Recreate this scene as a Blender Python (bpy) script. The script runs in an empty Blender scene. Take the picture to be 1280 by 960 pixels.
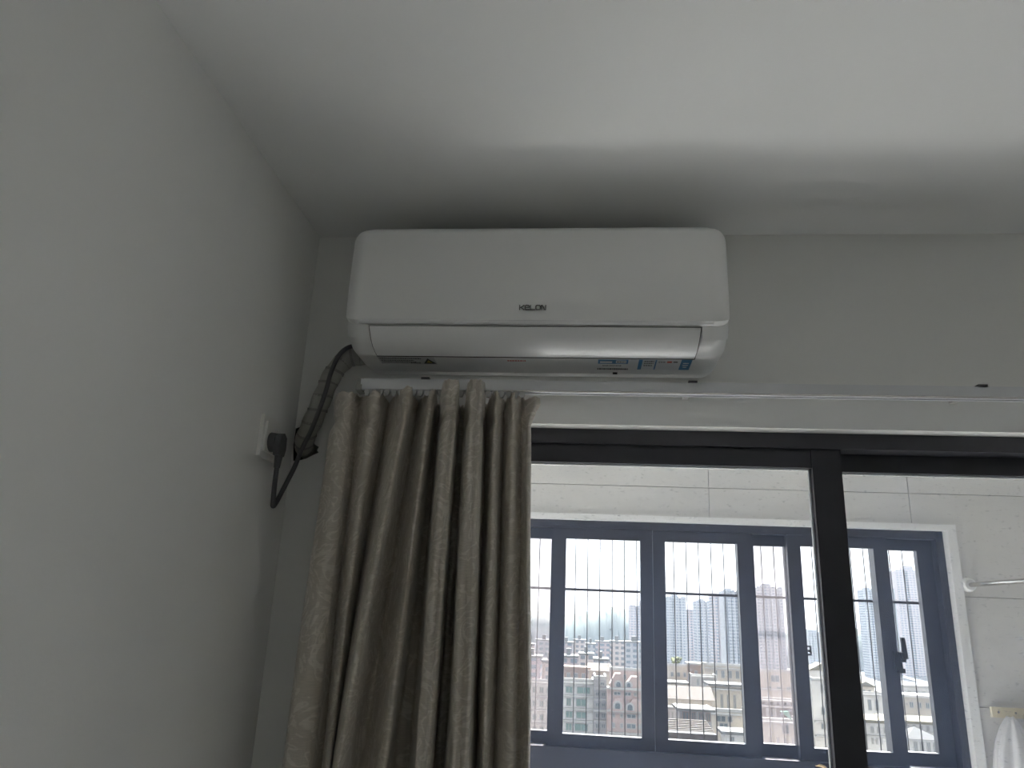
import bpy, bmesh, math, random
import numpy as np
from mathutils import Vector, Matrix

random.seed(7)
SC = bpy.context.scene
COL = SC.collection

# ------------------------------------------------------------------ camera
F_PX = 930.0
CAM = np.array([0.675, -1.65, 1.75])
YAW, PITCH, ROLL = math.radians(-5.8), math.radians(16.957), math.radians(2.48)
def cam_axes():
    cy, sy, cp, sp = math.cos(YAW), math.sin(YAW), math.cos(PITCH), math.sin(PITCH)
    f = np.array([sy*cp, cy*cp, sp]); r = np.array([cy, -sy, 0.0]); u = np.cross(r, f)
    cr, sr = math.cos(ROLL), math.sin(ROLL)
    return cr*r + sr*u, -sr*r + cr*u, f
RX, UP, FW = cam_axes()
def at(x, y, Y):
    """point on the plane world-y = Y seen at photo pixel x, y (used as a measuring tool)"""
    d = RX*(x-640)/F_PX - UP*(y-480)/F_PX + FW
    t = (Y-CAM[1])/d[1]
    return Vector(CAM + t*d)
cd = bpy.data.cameras.new('camera'); cam = bpy.data.objects.new('camera', cd); COL.objects.link(cam)
cd.sensor_fit = 'HORIZONTAL'; cd.sensor_width = 36.0; cd.lens = 36.0*F_PX/1280.0
cd.clip_start = 0.05; cd.clip_end = 6000
M = Matrix(((RX[0], UP[0], -FW[0]), (RX[1], UP[1], -FW[1]), (RX[2], UP[2], -FW[2])))
cam.matrix_world = Matrix.Translation(Vector(CAM)) @ M.to_4x4()
SC.camera = cam

# ------------------------------------------------------------------ sky, sun, exposure
SKY = 1.4
w = bpy.data.worlds.new('sky'); SC.world = w; w.use_nodes = True
bg = w.node_tree.nodes['Background']
bg.inputs[0].default_value = (0.93, 0.97, 1.0, 1); bg.inputs[1].default_value = SKY
sd = bpy.data.lights.new('sun', 'SUN'); sun = bpy.data.objects.new('sun', sd); COL.objects.link(sun)
sd.energy = 34.0; sd.angle = math.radians(3); sd.color = (1, 0.995, 0.985)
sun.rotation_euler = Vector((-0.10, -0.71, -0.95)).to_track_quat('-Z', 'Y').to_euler()
# portal that guides sky sampling through the balcony window (gives no light of its own)
pl = bpy.data.lights.new('sky_portal', 'AREA'); po = bpy.data.objects.new('sky_portal', pl); COL.objects.link(po)
pl.shape = 'RECTANGLE'; pl.size = 1.99; pl.size_y = 1.80
po.location = (1.095, 1.42, 1.21); po.rotation_euler = (math.radians(-90), 0, 0)
pl.cycles.is_portal = True

vs = SC.view_settings
vs.view_transform = 'Standard'; vs.look = 'None'; vs.gamma = 1.0; vs.use_curve_mapping = False
vs.exposure = 0.86
SC.display_settings.display_device = 'sRGB'
cy = SC.cycles
cy.use_denoising = True
cy.max_bounces = 14; cy.diffuse_bounces = 9; cy.glossy_bounces = 4; cy.transmission_bounces = 6
cy.transparent_max_bounces = 24; cy.volume_bounces = 2
cy.caustics_reflective = False; cy.caustics_refractive = False
cy.sample_clamp_indirect = 6.0

# ------------------------------------------------------------------ helpers
def tag(o, label=None, cat=None, group=None, kind=None):
    if label: o['label'] = label
    if cat: o['category'] = cat
    if group: o['group'] = group
    if kind: o['kind'] = kind
    return o
def empty(name, loc=(0, 0, 0), parent=None):
    o = bpy.data.objects.new(name, None); COL.objects.link(o)
    o.location = loc; o.empty_display_size = 0.05
    if parent: o.parent = parent
    return o
def link_mesh(name, me, m=None, parent=None, loc=None):
    o = bpy.data.objects.new(name, me); COL.objects.link(o)
    if m is not None and not me.materials: me.materials.append(m)
    if parent is not None:
        o.parent = parent
        base = Vector((0, 0, 0)); p = parent
        while p is not None: base += p.location; p = p.parent
        o.location = (Vector(loc) - base) if loc is not None else -base
    elif loc is not None: o.location = loc
    return o
def finish(name, bm, m, parent=None, smooth=False, bevel=0.0, seg=2, loc=None):
    if bevel:
        es = [e for e in bm.edges if len(e.link_faces) == 2 and e.calc_face_angle(0) > 0.5]
        bmesh.ops.bevel(bm, geom=es, offset=bevel, segments=seg, affect='EDGES', profile=0.5, clamp_overlap=True)
    bmesh.ops.recalc_face_normals(bm, faces=bm.faces)
    me = bpy.data.meshes.new(name); bm.to_mesh(me); bm.free()
    if smooth:
        for p in me.polygons: p.use_smooth = True
    o = link_mesh(name, me, m, parent, loc)
    if smooth == 'angle' or bevel:
        for p in me.polygons: p.use_smooth = True
        me.set_sharp_from_angle(angle=math.radians(38))
    return o
def abox(bm, x0, x1, y0, y1, z0, z1):
    v = [bm.verts.new(c) for c in ((x0,y0,z0),(x1,y0,z0),(x1,y1,z0),(x0,y1,z0),(x0,y0,z1),(x1,y0,z1),(x1,y1,z1),(x0,y1,z1))]
    for f in ((0,3,2,1),(4,5,6,7),(0,1,5,4),(1,2,6,5),(2,3,7,6),(3,0,4,7)): bm.faces.new([v[i] for i in f])
    return v
def box(name, x0, x1, y0, y1, z0, z1, m, parent=None, bevel=0.0, seg=2):
    bm = bmesh.new(); abox(bm, x0, x1, y0, y1, z0, z1)
    return finish(name, bm, m, parent, bevel=bevel, seg=seg)
def boxes(name, lst, m, parent=None, bevel=0.0):
    bm = bmesh.new()
    for b in lst: abox(bm, *b)
    return finish(name, bm, m, parent, bevel=bevel)
def prism(bm, pts, axis, a, b):
    """extrude 2-D polygon pts along axis ('x': pts=(y,z); 'y': pts=(x,z); 'z': pts=(x,y))"""
    def P(p, t):
        return (t, p[0], p[1]) if axis == 'x' else (p[0], t, p[1]) if axis == 'y' else (p[0], p[1], t)
    A = [bm.verts.new(P(p, a)) for p in pts]; B = [bm.verts.new(P(p, b)) for p in pts]
    n = len(pts)
    bm.faces.new(A[::-1]); bm.faces.new(B)
    for i in range(n): bm.faces.new((A[i], A[(i+1) % n], B[(i+1) % n], B[i]))
def catmull(P, n):
    P = [Vector(p) for p in P]; P = [P[0]*2-P[1]] + P + [P[-1]*2-P[-2]]
    out = []
    for i in range(1, len(P)-2):
        for k in range(n):
            t = k/n; a, b, c, d = P[i-1], P[i], P[i+1], P[i+2]
            out.append(0.5*((2*b)+(c-a)*t+(2*a-5*b+4*c-d)*t*t+(3*b-a-3*c+d)*t*t*t))
    out.append(P[-2]); return out
def tube(bm, pts, r, seg=12, caps=True):
    pts = [Vector(p) for p in pts]; rings = []; N = None
    rr = r if callable(r) else (lambda t: r)
    for i, p in enumerate(pts):
        T = (pts[min(i+1, len(pts)-1)] - pts[max(i-1, 0)]).normalized()
        if N is None:
            N = T.orthogonal().normalized()
        N = (N - T*N.dot(T)).normalized(); B = T.cross(N)
        rad = rr(i/(len(pts)-1))
        rings.append([bm.verts.new(p + (N*math.cos(a)+B*math.sin(a))*rad) for a in [2*math.pi*k/seg for k in range(seg)]])
    for A, B2 in zip(rings, rings[1:]):
        for k in range(seg): bm.faces.new((A[k], A[(k+1) % seg], B2[(k+1) % seg], B2[k]))
    if caps:
        bm.faces.new(rings[0][::-1]); bm.faces.new(rings[-1])
def cyl(bm, a, b, r, seg=16): tube(bm, [a, b], r, seg)

# ------------------------------------------------------------------ materials
def new_mat(name):
    m = bpy.data.materials.new(name); m.use_nodes = True
    return m, m.node_tree.nodes, m.node_tree.links, m.node_tree.nodes['Principled BSDF']
def mat(name, col, rough=0.6, var=0.06, scale=6.0, bump=0.0, bscale=200.0, metal=0.0, spec=0.5, stretch=(1, 1, 1)):
    m, N, L, B = new_mat(name)
    B.inputs['Roughness'].default_value = rough; B.inputs['Metallic'].default_value = metal
    B.inputs['Specular IOR Level'].default_value = spec
    tc = N.new('ShaderNodeTexCoord'); mp = N.new('ShaderNodeMapping'); mp.inputs['Scale'].default_value = stretch
    L.new(tc.outputs['Object'], mp.inputs[0])
    nz = N.new('ShaderNodeTexNoise'); nz.inputs['Scale'].default_value = scale; nz.inputs['Detail'].default_value = 5
    L.new(mp.outputs[0], nz.inputs['Vector'])
    rp = N.new('ShaderNodeValToRGB'); rp.color_ramp.elements[0].position = 0.3; rp.color_ramp.elements[1].position = 0.7
    rp.color_ramp.elements[0].color = [max(0, c*(1-var)) for c in col]+[1]
    rp.color_ramp.elements[1].color = [min(1, c*(1+var)) for c in col]+[1]
    L.new(nz.outputs[0], rp.inputs[0]); L.new(rp.outputs[0], B.inputs['Base Color'])
    if bump:
        n2 = N.new('ShaderNodeTexNoise'); n2.inputs['Scale'].default_value = bscale; n2.inputs['Detail'].default_value = 3
        L.new(tc.outputs['Object'], n2.inputs['Vector'])
        bp = N.new('ShaderNodeBump'); bp.inputs['Strength'].default_value = bump; bp.inputs['Distance'].default_value = 0.002
        L.new(n2.outputs[0], bp.inputs['Height']); L.new(bp.outputs[0], B.inputs['Normal'])
    return m
PAINT = mat('white_wall_paint', (0.80, 0.80, 0.78), 0.85, 0.025, 1.6, 0.15, 120, spec=0.2)
CEILP = mat('white_ceiling_paint', (0.84, 0.84, 0.83), 0.9, 0.02, 1.2, 0.1, 120, spec=0.2)
WOODF = mat('wood_floor', (0.58, 0.57, 0.55), 0.45, 0.2, 3, stretch=(1, 12, 1))
PLASTIC = mat('ac_white_plastic', (0.80, 0.80, 0.79), 0.42, 0.012, 5)
PANELP = mat('ac_panel_plastic', (0.87, 0.87, 0.86), 0.45, 0.012, 5, 0.04, 900)
LIPM = mat('ac_lip_gloss', (0.85, 0.85, 0.85), 0.16, 0.01, 5, spec=0.8)
GLOSSP = mat('ac_louver_gloss', (0.80, 0.80, 0.80), 0.24, 0.012, 5)
BLACK = mat('black_parts_and_gap_shade', (0.01, 0.01, 0.01), 0.6, 0.1)  # black fittings, and the painted shade around the louver
DKFRAME = mat('anthracite_aluminium', (0.029, 0.029, 0.038), 0.42, 0.15, 12)
LOGO = mat('logo_grey', (0.12, 0.12, 0.125), 0.4, 0.05)
RAILW = mat('white_aluminium_track', (0.70, 0.71, 0.73), 0.35, 0.03, 8)
CAPG = mat('grey_plastic_cap', (0.32, 0.31, 0.29), 0.5, 0.06)
GLIDE = mat('glider_plastic', (0.55, 0.55, 0.54), 0.5, 0.05)
SOCKW = mat('socket_white_plastic', (0.78, 0.77, 0.74), 0.4, 0.02)
CORDM = mat('dark_grey_rubber', (0.085, 0.085, 0.092), 0.55, 0.1, 20)
HOLEM = mat('raw_hole_lining', (0.03, 0.028, 0.025), 0.95, 0.3, 60)
PIPEM = mat('taped_pipe_insulation', (0.34, 0.33, 0.30), 0.6, 0.15, 25)
PIPEB = mat('pipe_tape_seam', (0.22, 0.215, 0.20), 0.6, 0.1, 25)
TILE = mat('pale_balcony_tile', (0.68, 0.67, 0.645), 0.3, 0.05, 2.2, stretch=(1, 1, 4))
GROUT = mat('tile_grout', (0.30, 0.29, 0.27), 0.9, 0.1, 40)
TRIMW = mat('white_tile_trim', (0.82, 0.82, 0.81), 0.4, 0.02)
FLOORT = mat('balcony_floor_tile', (0.66, 0.655, 0.64), 0.4, 0.05)
STEEL = mat('stainless_steel', (0.62, 0.60, 0.57), 0.25, 0.05, 30, metal=1.0)
BRASS = mat('brass', (0.55, 0.42, 0.22), 0.35, 0.08, 30, metal=1.0)
CREAM = mat('cream_plastic', (0.74, 0.68, 0.52), 0.45, 0.04)
WCLOTH = mat('white_cloth', (0.78, 0.77, 0.78), 0.9, 0.04, 10, 0.3, 400)
CABLE = mat('steel_cable', (0.045, 0.04, 0.04), 0.5, 0.1, metal=0.0)
STK_W = mat('sticker_white', (0.75, 0.76, 0.77), 0.4, 0.02)
STK_B = mat('sticker_blue', (0.03, 0.20, 0.42), 0.4, 0.05)
STK_G = mat('sticker_grey', (0.55, 0.55, 0.55), 0.45, 0.05)
STK_K = mat('sticker_ink', (0.04, 0.04, 0.045), 0.5, 0.05)
STK_R = mat('sticker_red', (0.55, 0.08, 0.06), 0.5, 0.05)
STK_Y = mat('sticker_yellow', (0.55, 0.42, 0.08), 0.5, 0.05)

def glass_mat(name, dust=0.0, specks=0.0, tint=(1, 1, 1), dustcol=(0.75, 0.82, 0.95)):
    m, N, L, B = new_mat(name); N.remove(B); out = N['Material Output']
    tr = N.new('ShaderNodeBsdfTransparent'); tr.inputs[0].default_value = (*tint, 1)
    gl = N.new('ShaderNodeBsdfGlossy'); gl.inputs['Roughness'].default_value = 0.02
    fr0 = N.new('ShaderNodeFresnel'); fr0.inputs[0].default_value = 1.4
    ge = N.new('ShaderNodeNewGeometry'); iv = N.new('ShaderNodeMath'); iv.operation = 'SUBTRACT'; iv.inputs[0].default_value = 1.0; L.new(ge.outputs['Backfacing'], iv.inputs[1])
    fr = N.new('ShaderNodeMath'); fr.operation = 'MULTIPLY'; L.new(fr0.outputs[0], fr.inputs[0]); L.new(iv.outputs[0], fr.inputs[1])
    mx = N.new('ShaderNodeMixShader'); L.new(fr.outputs[0], mx.inputs[0]); L.new(tr.outputs[0], mx.inputs[1]); L.new(gl.outputs[0], mx.inputs[2])
    last = mx
    if dust or specks:
        tc = N.new('ShaderNodeTexCoord')
        tl = N.new('ShaderNodeBsdfTranslucent'); tl.inputs[0].default_value = (*dustcol, 1)
        nz = N.new('ShaderNodeTexNoise'); nz.inputs['Scale'].default_value = 3.0; nz.inputs['Detail'].default_value = 4
        L.new(tc.outputs['Object'], nz.inputs['Vector'])
        ma = N.new('ShaderNodeMath'); ma.operation = 'MULTIPLY'; ma.inputs[1].default_value = dust*2.0
        L.new(nz.outputs[0], ma.inputs[0])
        # short horizontal flecks of dirt
        mp = N.new('ShaderNodeMapping'); mp.inputs['Scale'].default_value = (90, 90, 210); L.new(tc.outputs['Object'], mp.inputs[0])
        vo = N.new('ShaderNodeTexNoise'); vo.inputs['Scale'].default_value = 1.0; vo.inputs['Detail'].default_value = 2
        L.new(mp.outputs[0], vo.inputs['Vector'])
        rp = N.new('ShaderNodeValToRGB'); rp.color_ramp.elements[0].position = 0.66; rp.color_ramp.elements[1].position = 0.72
        L.new(vo.outputs[0], rp.inputs[0])
        m2 = N.new('ShaderNodeMath'); m2.operation = 'MULTIPLY_ADD'; m2.inputs[1].default_value = specks
        L.new(rp.outputs[0], m2.inputs[0]); L.new(ma.outputs[0], m2.inputs[2])
        mz = N.new('ShaderNodeMixShader'); L.new(m2.outputs[0], mz.inputs[0]); L.new(last.outputs[0], mz.inputs[1]); L.new(tl.outputs[0], mz.inputs[2])
        last = mz
    L.new(last.outputs[0], out.inputs[0])
    return m
GLASS_DOOR = glass_mat('dusty_glare_door_glass', 0.036, 0.16, dustcol=(0.47, 0.62, 1.0))  # dust on the pane; its blue tint paints in the veil of glare
GLASS_WIN = glass_mat('window_glass', 0.0, 0.0, (0.97, 0.98, 0.98))
SCREEN = glass_mat('insect_screen_mesh', 0.025, 0.0, (0.82, 0.80, 0.80), (0.6, 0.55, 0.56))

def fabric_mat():
    m, N, L, B = new_mat('taupe_jacquard')
    uv = N.new('ShaderNodeUVMap'); uv.uv_map = 'cloth'
    n1 = N.new('ShaderNodeTexNoise'); n1.inputs['Scale'].default_value = 13; n1.inputs['Detail'].default_value = 2; n1.inputs['Distortion'].default_value = 1.6
    L.new(uv.outputs[0], n1.inputs['Vector'])
    mu = N.new('ShaderNodeMath'); mu.operation = 'MULTIPLY'; mu.inputs[1].default_value = 34.0; L.new(n1.outputs[0], mu.inputs[0])
    sn = N.new('ShaderNodeMath'); sn.operation = 'SINE'; L.new(mu.outputs[0], sn.inputs[0])
    rp = N.new('ShaderNodeValToRGB'); rp.color_ramp.elements[0].position = 0.52; rp.color_ramp.elements[1].position = 0.80
    rp.color_ramp.elements[0].color = (0.65, 0.59, 0.51, 1); rp.color_ramp.elements[1].color = (0.78, 0.72, 0.635, 1)
    L.new(sn.outputs[0], rp.inputs[0])
    wv = N.new('ShaderNodeTexNoise'); wv.inputs['Scale'].default_value = 1.0; wv.inputs['Detail'].default_value = 2
    mp = N.new('ShaderNodeMapping'); mp.inputs['Scale'].default_value = (60, 500, 1); L.new(uv.outputs[0], mp.inputs[0]); L.new(mp.outputs[0], wv.inputs['Vector'])
    mx = N.new('ShaderNodeMixRGB'); mx.blend_type = 'MULTIPLY'; mx.inputs[0].default_value = 0.35
    L.new(rp.outputs[0], mx.inputs[1]); L.new(wv.outputs[0], mx.inputs[2])
    gm = N.new('ShaderNodeMixRGB'); gm.blend_type = 'MULTIPLY'; gm.inputs[0].default_value = 0.0
    L.new(mx.outputs[0], B.inputs['Base Color'])
    rr = N.new('ShaderNodeMapRange'); rr.inputs['From Min'].default_value = -1; rr.inputs['To Min'].default_value = 0.42; rr.inputs['To Max'].default_value = 0.30
    L.new(sn.outputs[0], rr.inputs[0]); L.new(rr.outputs[0], B.inputs['Roughness'])
    B.inputs['Sheen Weight'].default_value = 0.15
    bp = N.new('ShaderNodeBump'); bp.inputs['Strength'].default_value = 0.15; bp.inputs['Distance'].default_value = 0.001
    L.new(wv.outputs[0], bp.inputs['Height'])
    m3 = N.new('ShaderNodeMapping'); m3.inputs['Scale'].default_value = (38, 9, 1); L.new(uv.outputs[0], m3.inputs[0])
    n3 = N.new('ShaderNodeTexNoise'); n3.inputs['Scale'].default_value = 1.0; n3.inputs['Detail'].default_value = 4; L.new(m3.outputs[0], n3.inputs['Vector'])
    b2 = N.new('ShaderNodeBump'); b2.inputs['Strength'].default_value = 0.55; b2.inputs['Distance'].default_value = 0.008
    L.new(n3.outputs[0], b2.inputs['Height']); L.new(bp.outputs[0], b2.inputs['Normal']); L.new(b2.outputs[0], B.inputs['Normal'])
    return m
FABRIC = fabric_mat()

# ------------------------------------------------------------------ room shell
H = 2.639; RW = 3.2; RD = -3.4; LINT = 2.176; DX0, DX1 = 0.30, 2.75
def structure(o, label, cat): return tag(o, label, cat, kind='structure')
structure(box('floor', -0.2, RW+0.2, RD-0.2, 0.0, -0.12, 0.0, WOODF), 'light wooden floor of the bedroom below the view', 'floor')
structure(box('ceiling', -0.2, RW+0.2, RD-0.2, 0.2, H, H+0.15, CEILP), 'plain white painted ceiling above the air conditioner', 'ceiling')
structure(box('wall_left', -0.2, 0.0, RD-0.2, 0.2, 0.0, H, PAINT), 'plain white side wall with the power socket', 'wall')
structure(box('wall_right', RW, RW+0.2, RD-0.2, 0.2, 0.0, H, PAINT), 'plain white wall right of the picture', 'wall')
structure(box('wall_rear', 0.0, RW, RD-0.2, RD, 0.0, H, PAINT), 'plain white wall behind the camera', 'wall')
# back wall: pier with the pipe hole, lintel with softly rounded lower edge, right pier
def back_wall():
    hole = [(0.002, 2.139), (0.012, 2.143), (0.030, 2.134), (0.044, 2.118), (0.052, 2.102), (0.063, 2.096), (0.059, 2.088), (0.064, 2.083), (0.050, 2.076), (0.036, 2.068), (0.022, 2.064), (0.006, 2.062), (0.001, 2.10)]
    bm = bmesh.new()
    r = 0.014
    # lintel + left pier + right pier as one outline (x,z) extruded in y
    out = [(0, 0), (DX0, 0), (DX0, LINT), (DX1, LINT), (DX1, 0), (RW, 0), (RW, H), (0, H)]
    prism(bm, out, 'y', 0.0, 0.2)
    es = [e for e in bm.edges if abs(e.verts[0].co.y) < 1e-6 and abs(e.verts[1].co.y) < 1e-6 and abs(e.verts[0].co.z-LINT) < 1e-6 and abs(e.verts[1].co.z-LINT) < 1e-6]
    bmesh.ops.bevel(bm, geom=es, offset=r, segments=5, affect='EDGES', profile=0.5)
    bmesh.ops.recalc_face_normals(bm, faces=bm.faces)
    me = bpy.data.meshes.new('wall_back'); bm.to_mesh(me); bm.free()
    wo = link_mesh('wall_back', me, PAINT)
    cb = bmesh.new(); prism(cb, hole, 'y', -0.05, 0.17); bmesh.ops.recalc_face_normals(cb, faces=cb.faces)
    cm = bpy.data.meshes.new('cutter'); cb.to_mesh(cm); cb.free(); co = link_mesh('cutter', cm, HOLEM)
    md = wo.modifiers.new('hole', 'BOOLEAN'); md.operation = 'DIFFERENCE'; md.object = co; md.solver = 'EXACT'; md.material_mode = 'TRANSFER'
    dg = bpy.context.evaluated_depsgraph_get(); dg.update()
    nm = bpy.data.meshes.new_from_object(wo.evaluated_get(dg)); nm.name = 'wall_back'
    wo.modifiers.clear(); wo.data = nm
    nm.set_sharp_from_angle(angle=math.radians(30))
    bpy.data.objects.remove(co); bpy.data.meshes.remove(cm)
    return wo
structure(back_wall(), 'white wall behind the air conditioner above the balcony door', 'wall')

# ------------------------------------------------------------------ balcony shell
BX0, BX1, YO = -0.35, 3.4, 1.41
WX0, WX1, WZ0, WZ1 = 0.10, 2.09, 0.30, 2.118
structure(box('floor_balcony', BX0, BX1, 0.2, 1.6, -0.12, 0.0, FLOORT), 'pale tiled balcony floor below the view', 'floor')
structure(box('ceiling_balcony', BX0, BX1, 0.2, 1.6, H, H+0.15, CEILP), 'white balcony ceiling hidden behind the lintel', 'ceiling')
structure(box('wall_balcony_left', BX0-0.15, BX0, 0.2, 1.6, 0, H, TILE), 'tiled side wall of the balcony behind the curtain', 'wall')
structure(box('wall_balcony_right', BX1, BX1+0.15, 0.2, 1.6, 0, H, TILE), 'tiled side wall at the far end of the balcony', 'wall')
wo = boxes('wall_outer', [(BX0, WX0, YO, 1.58, 0, H), (WX1, BX1, YO, 1.58, 0, H), (WX0, WX1, YO, 1.58, WZ1, H), (WX0, WX1, YO, 1.58, 0, WZ0)], GROUT)
structure(wo, 'pale tiled outer balcony wall around the dark window', 'wall')
TW, TH, J = 0.77, 0.385, 0.0022
def tiles():
    xs = [1.18 + TW*k for k in range(-3, 4)]
    zs = [2.257 - TH*k for k in range(-1, 7)]
    for i in range(len(xs)-1):
        for k in range(len(zs)-1):
            x0, x1, z1, z0 = max(xs[i], BX0), min(xs[i+1], BX1), min(zs[k], H), max(zs[k+1], 0)
            if x1-x0 < 0.02 or z1-z0 < 0.02: continue
            # cut the tile round the window opening
            ox0, ox1, oz0, oz1 = WX0-0.012, WX1+0.012, WZ0-0.012, WZ1+0.015
            poly = []
            if x0 >= ox0 and x1 <= ox1 and z0 >= oz0 and z1 <= oz1: continue
            if x1 <= ox0 or x0 >= ox1 or z1 <= oz0 or z0 >= oz1: poly = [(x0, z0), (x1, z0), (x1, z1), (x0, z1)]
            elif z1 > oz1 and x0 >= ox0 and x1 <= ox1: poly = [(x0, oz1), (x1, oz1), (x1, z1), (x0, z1)]
            elif z0 < oz0 and x0 >= ox0 and x1 <= ox1: poly = [(x0, z0), (x1, z0), (x1, oz0), (x0, oz0)]
            elif x1 > ox1 and z0 >= oz0 and z1 <= oz1: poly = [(ox1, z0), (x1, z0), (x1, z1), (ox1, z1)]
            elif x0 < ox0 and z0 >= oz0 and z1 <= oz1: poly = [(x0, z0), (ox0, z0), (ox0, z1), (x0, z1)]
            elif x1 > ox1 and z1 > oz1: poly = [(x0, oz1), (ox1, oz1), (ox1, z0), (x1, z0), (x1, z1), (x0, z1)]
            elif x0 < ox0 and z1 > oz1: poly = [(x0, z0), (ox0, z0), (ox0, oz1), (x1, oz1), (x1, z1), (x0, z1)]
            elif x1 > ox1: poly = [(x0, z0), (x1, z0), (x1, z1), (ox1, z1), (ox1, oz0), (x0, oz0)]
            else: poly = [(x0, z0), (x1, z0), (x1, oz0), (ox0, oz0), (ox0, z1), (x0, z1)]
            cx, cz = (x0+x1)/2, (z0+z1)/2
            g = [(p[0]+(J/2 if p[0] < cx else -J/2), p[1]+(J/2 if p[1] < cz else -J/2)) for p in poly]
            bm = bmesh.new(); prism(bm, g, 'y', 1.400, 1.411)
            finish('tile', bm, TILE, wo, bevel=0.0012, seg=1)
tiles()
tr = empty('trim_1', (WX1, 1.40, WZ0)); structure(tr, 'white edge strip framing the tiled window opening', 'trim')
box('vertical_strip', 2.072, 2.105, 1.388, 1.44, WZ0, 2.138, TRIMW, tr, 0.004)
box('top_strip', WX0-0.02, 2.072, 1.388, 1.44, 2.116, 2.138, TRIMW, tr, 0.004)

# ------------------------------------------------------------------ balcony window (window_1)
win = empty('window_1', (1.1, 1.46, WZ0)); structure(win, 'dark grey sliding balcony window overlooking the city', 'window')
boxes('frame', [(WX0, WX1, 1.43, 1.53, 2.085, WZ1), (WX0, WX1, 1.43, 1.53, 1.17, 1.272), (WX0, WX1, 1.43, 1.53, WZ0, WZ0+0.06), (0.75, 0.80, 1.43, 1.53, WZ0+0.06, 1.17), (1.40, 1.45, 1.43, 1.53, WZ0+0.06, 1.17), (WX0, 0.15, 1.43, 1.53, WZ0, WZ1), (2.045, WX1, 1.43, 1.53, WZ0, WZ1)], DKFRAME, win, 0.002)
for lx0, lx1 in ((0.145, 0.755), (0.795, 1.405), (1.445, 2.05)): box('lower_pane', lx0, lx1, 1.475, 1.481, WZ0+0.055, 1.175, GLASS_WIN, win)
box('sill_ledge', WX0, WX1, 1.415, 1.44, 1.262, 1.272, DKFRAME, win)
PZ0, PZ1 = 1.315, 2.043
def sash(x0, p0, p1, x1, y, m):
    s = boxes('sash', [(x0, p0, y, y+0.032, 1.272, 2.085), (p1, x1, y, y+0.032, 1.272, 2.085), (p0, p1, y, y+0.032, PZ1, 2.085), (p0, p1, y, y+0.032, 1.272, PZ0)], DKFRAME, win, 0.0015)
    box('insect_screen' if m is SCREEN else 'pane', p0-0.003, p1+0.003, y+0.012, y+0.018, PZ0-0.003, PZ1+0.003, m, s)
    return s
FT, BT = 1.436, 1.478
sash(0.15, 0.20, 0.552, 0.605, BT, SCREEN)
sash(0.552, 0.611, 0.908, 0.956, FT, GLASS_WIN)
sash(0.958, 1.006, 1.289, 1.345, FT, GLASS_WIN)
sash(1.300, 1.361, 1.482, 1.530, BT, SCREEN)
sash(1.482, 1.533, 1.809, 1.862, FT, GLASS_WIN)
s5 = sash(1.815, 1.866, 1.988, 2.045, BT, GLASS_WIN)
# lever handle on the sash beside the right pane
hm = bmesh.new()
abox(hm, 1.842, 1.868, 1.418, 1.438, 1.600, 1.665)
abox(hm, 1.862, 1.878, 1.408, 1.430, 1.628, 1.662)
prism(hm, [(1.868, 1.640), (1.886, 1.640), (1.884, 1.672), (1.880, 1.715), (1.868, 1.716), (1.870, 1.676)], 'y', 1.405, 1.420)
abox(hm, 1.850, 1.874, 1.414, 1.434, 1.590, 1.606)
finish('handle', hm, BLACK, win, bevel=0.002)
boxes('latch_keeper', [(1.528, 1.566, 1.50, 1.508, 1.664, 1.670), (1.560, 1.566, 1.50, 1.508, 1.640, 1.670), (1.528, 1.566, 1.50, 1.508, 1.634, 1.640), (1.552, 1.562, 1.498, 1.508, 1.646, 1.654)], DKFRAME, win)
for hx in (1.53, 1.90):
    bm = bmesh.new(); tube(bm, catmull([(hx, 1.425, 1.262), (hx+0.018, 1.41, 1.262), (hx+0.032, 1.405, 1.250), (hx+0.035, 1.405, 1.20)], 6), 0.005, 8)
    finish('pull_hook', bm, BRASS, win, smooth=True)

# ------------------------------------------------------------------ safety cables outside the window
gr = empty('safety_grille', (1.1, 1.60, 1.15)); tag(gr, 'thin vertical steel safety cables outside the balcony window', 'grille')
bm = bmesh.new(); cyl(bm, (0, 0, 0), (0, 0, 0.98), 0.0021, 6); bmesh.ops.recalc_face_normals(bm, faces=bm.faces)
cme = bpy.data.meshes.new('cable'); bm.to_mesh(cme); bm.free(); cme.materials.append(CABLE)
for k in range(-10, 30):
    link_mesh('cable', cme, CABLE, gr, (0.649+0.0512*k, 1.60, 1.16))
box('crossbar', 0.08, 2.2, 1.596, 1.606, 1.843, 1.853, CABLE, gr)
box('top_rail', 0.08, 2.2, 1.585, 1.615, 2.12, 2.15, DKFRAME, gr)
box('bottom_rail', 0.08, 2.2, 1.585, 1.615, 1.15, 1.18, DKFRAME, gr)

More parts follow.
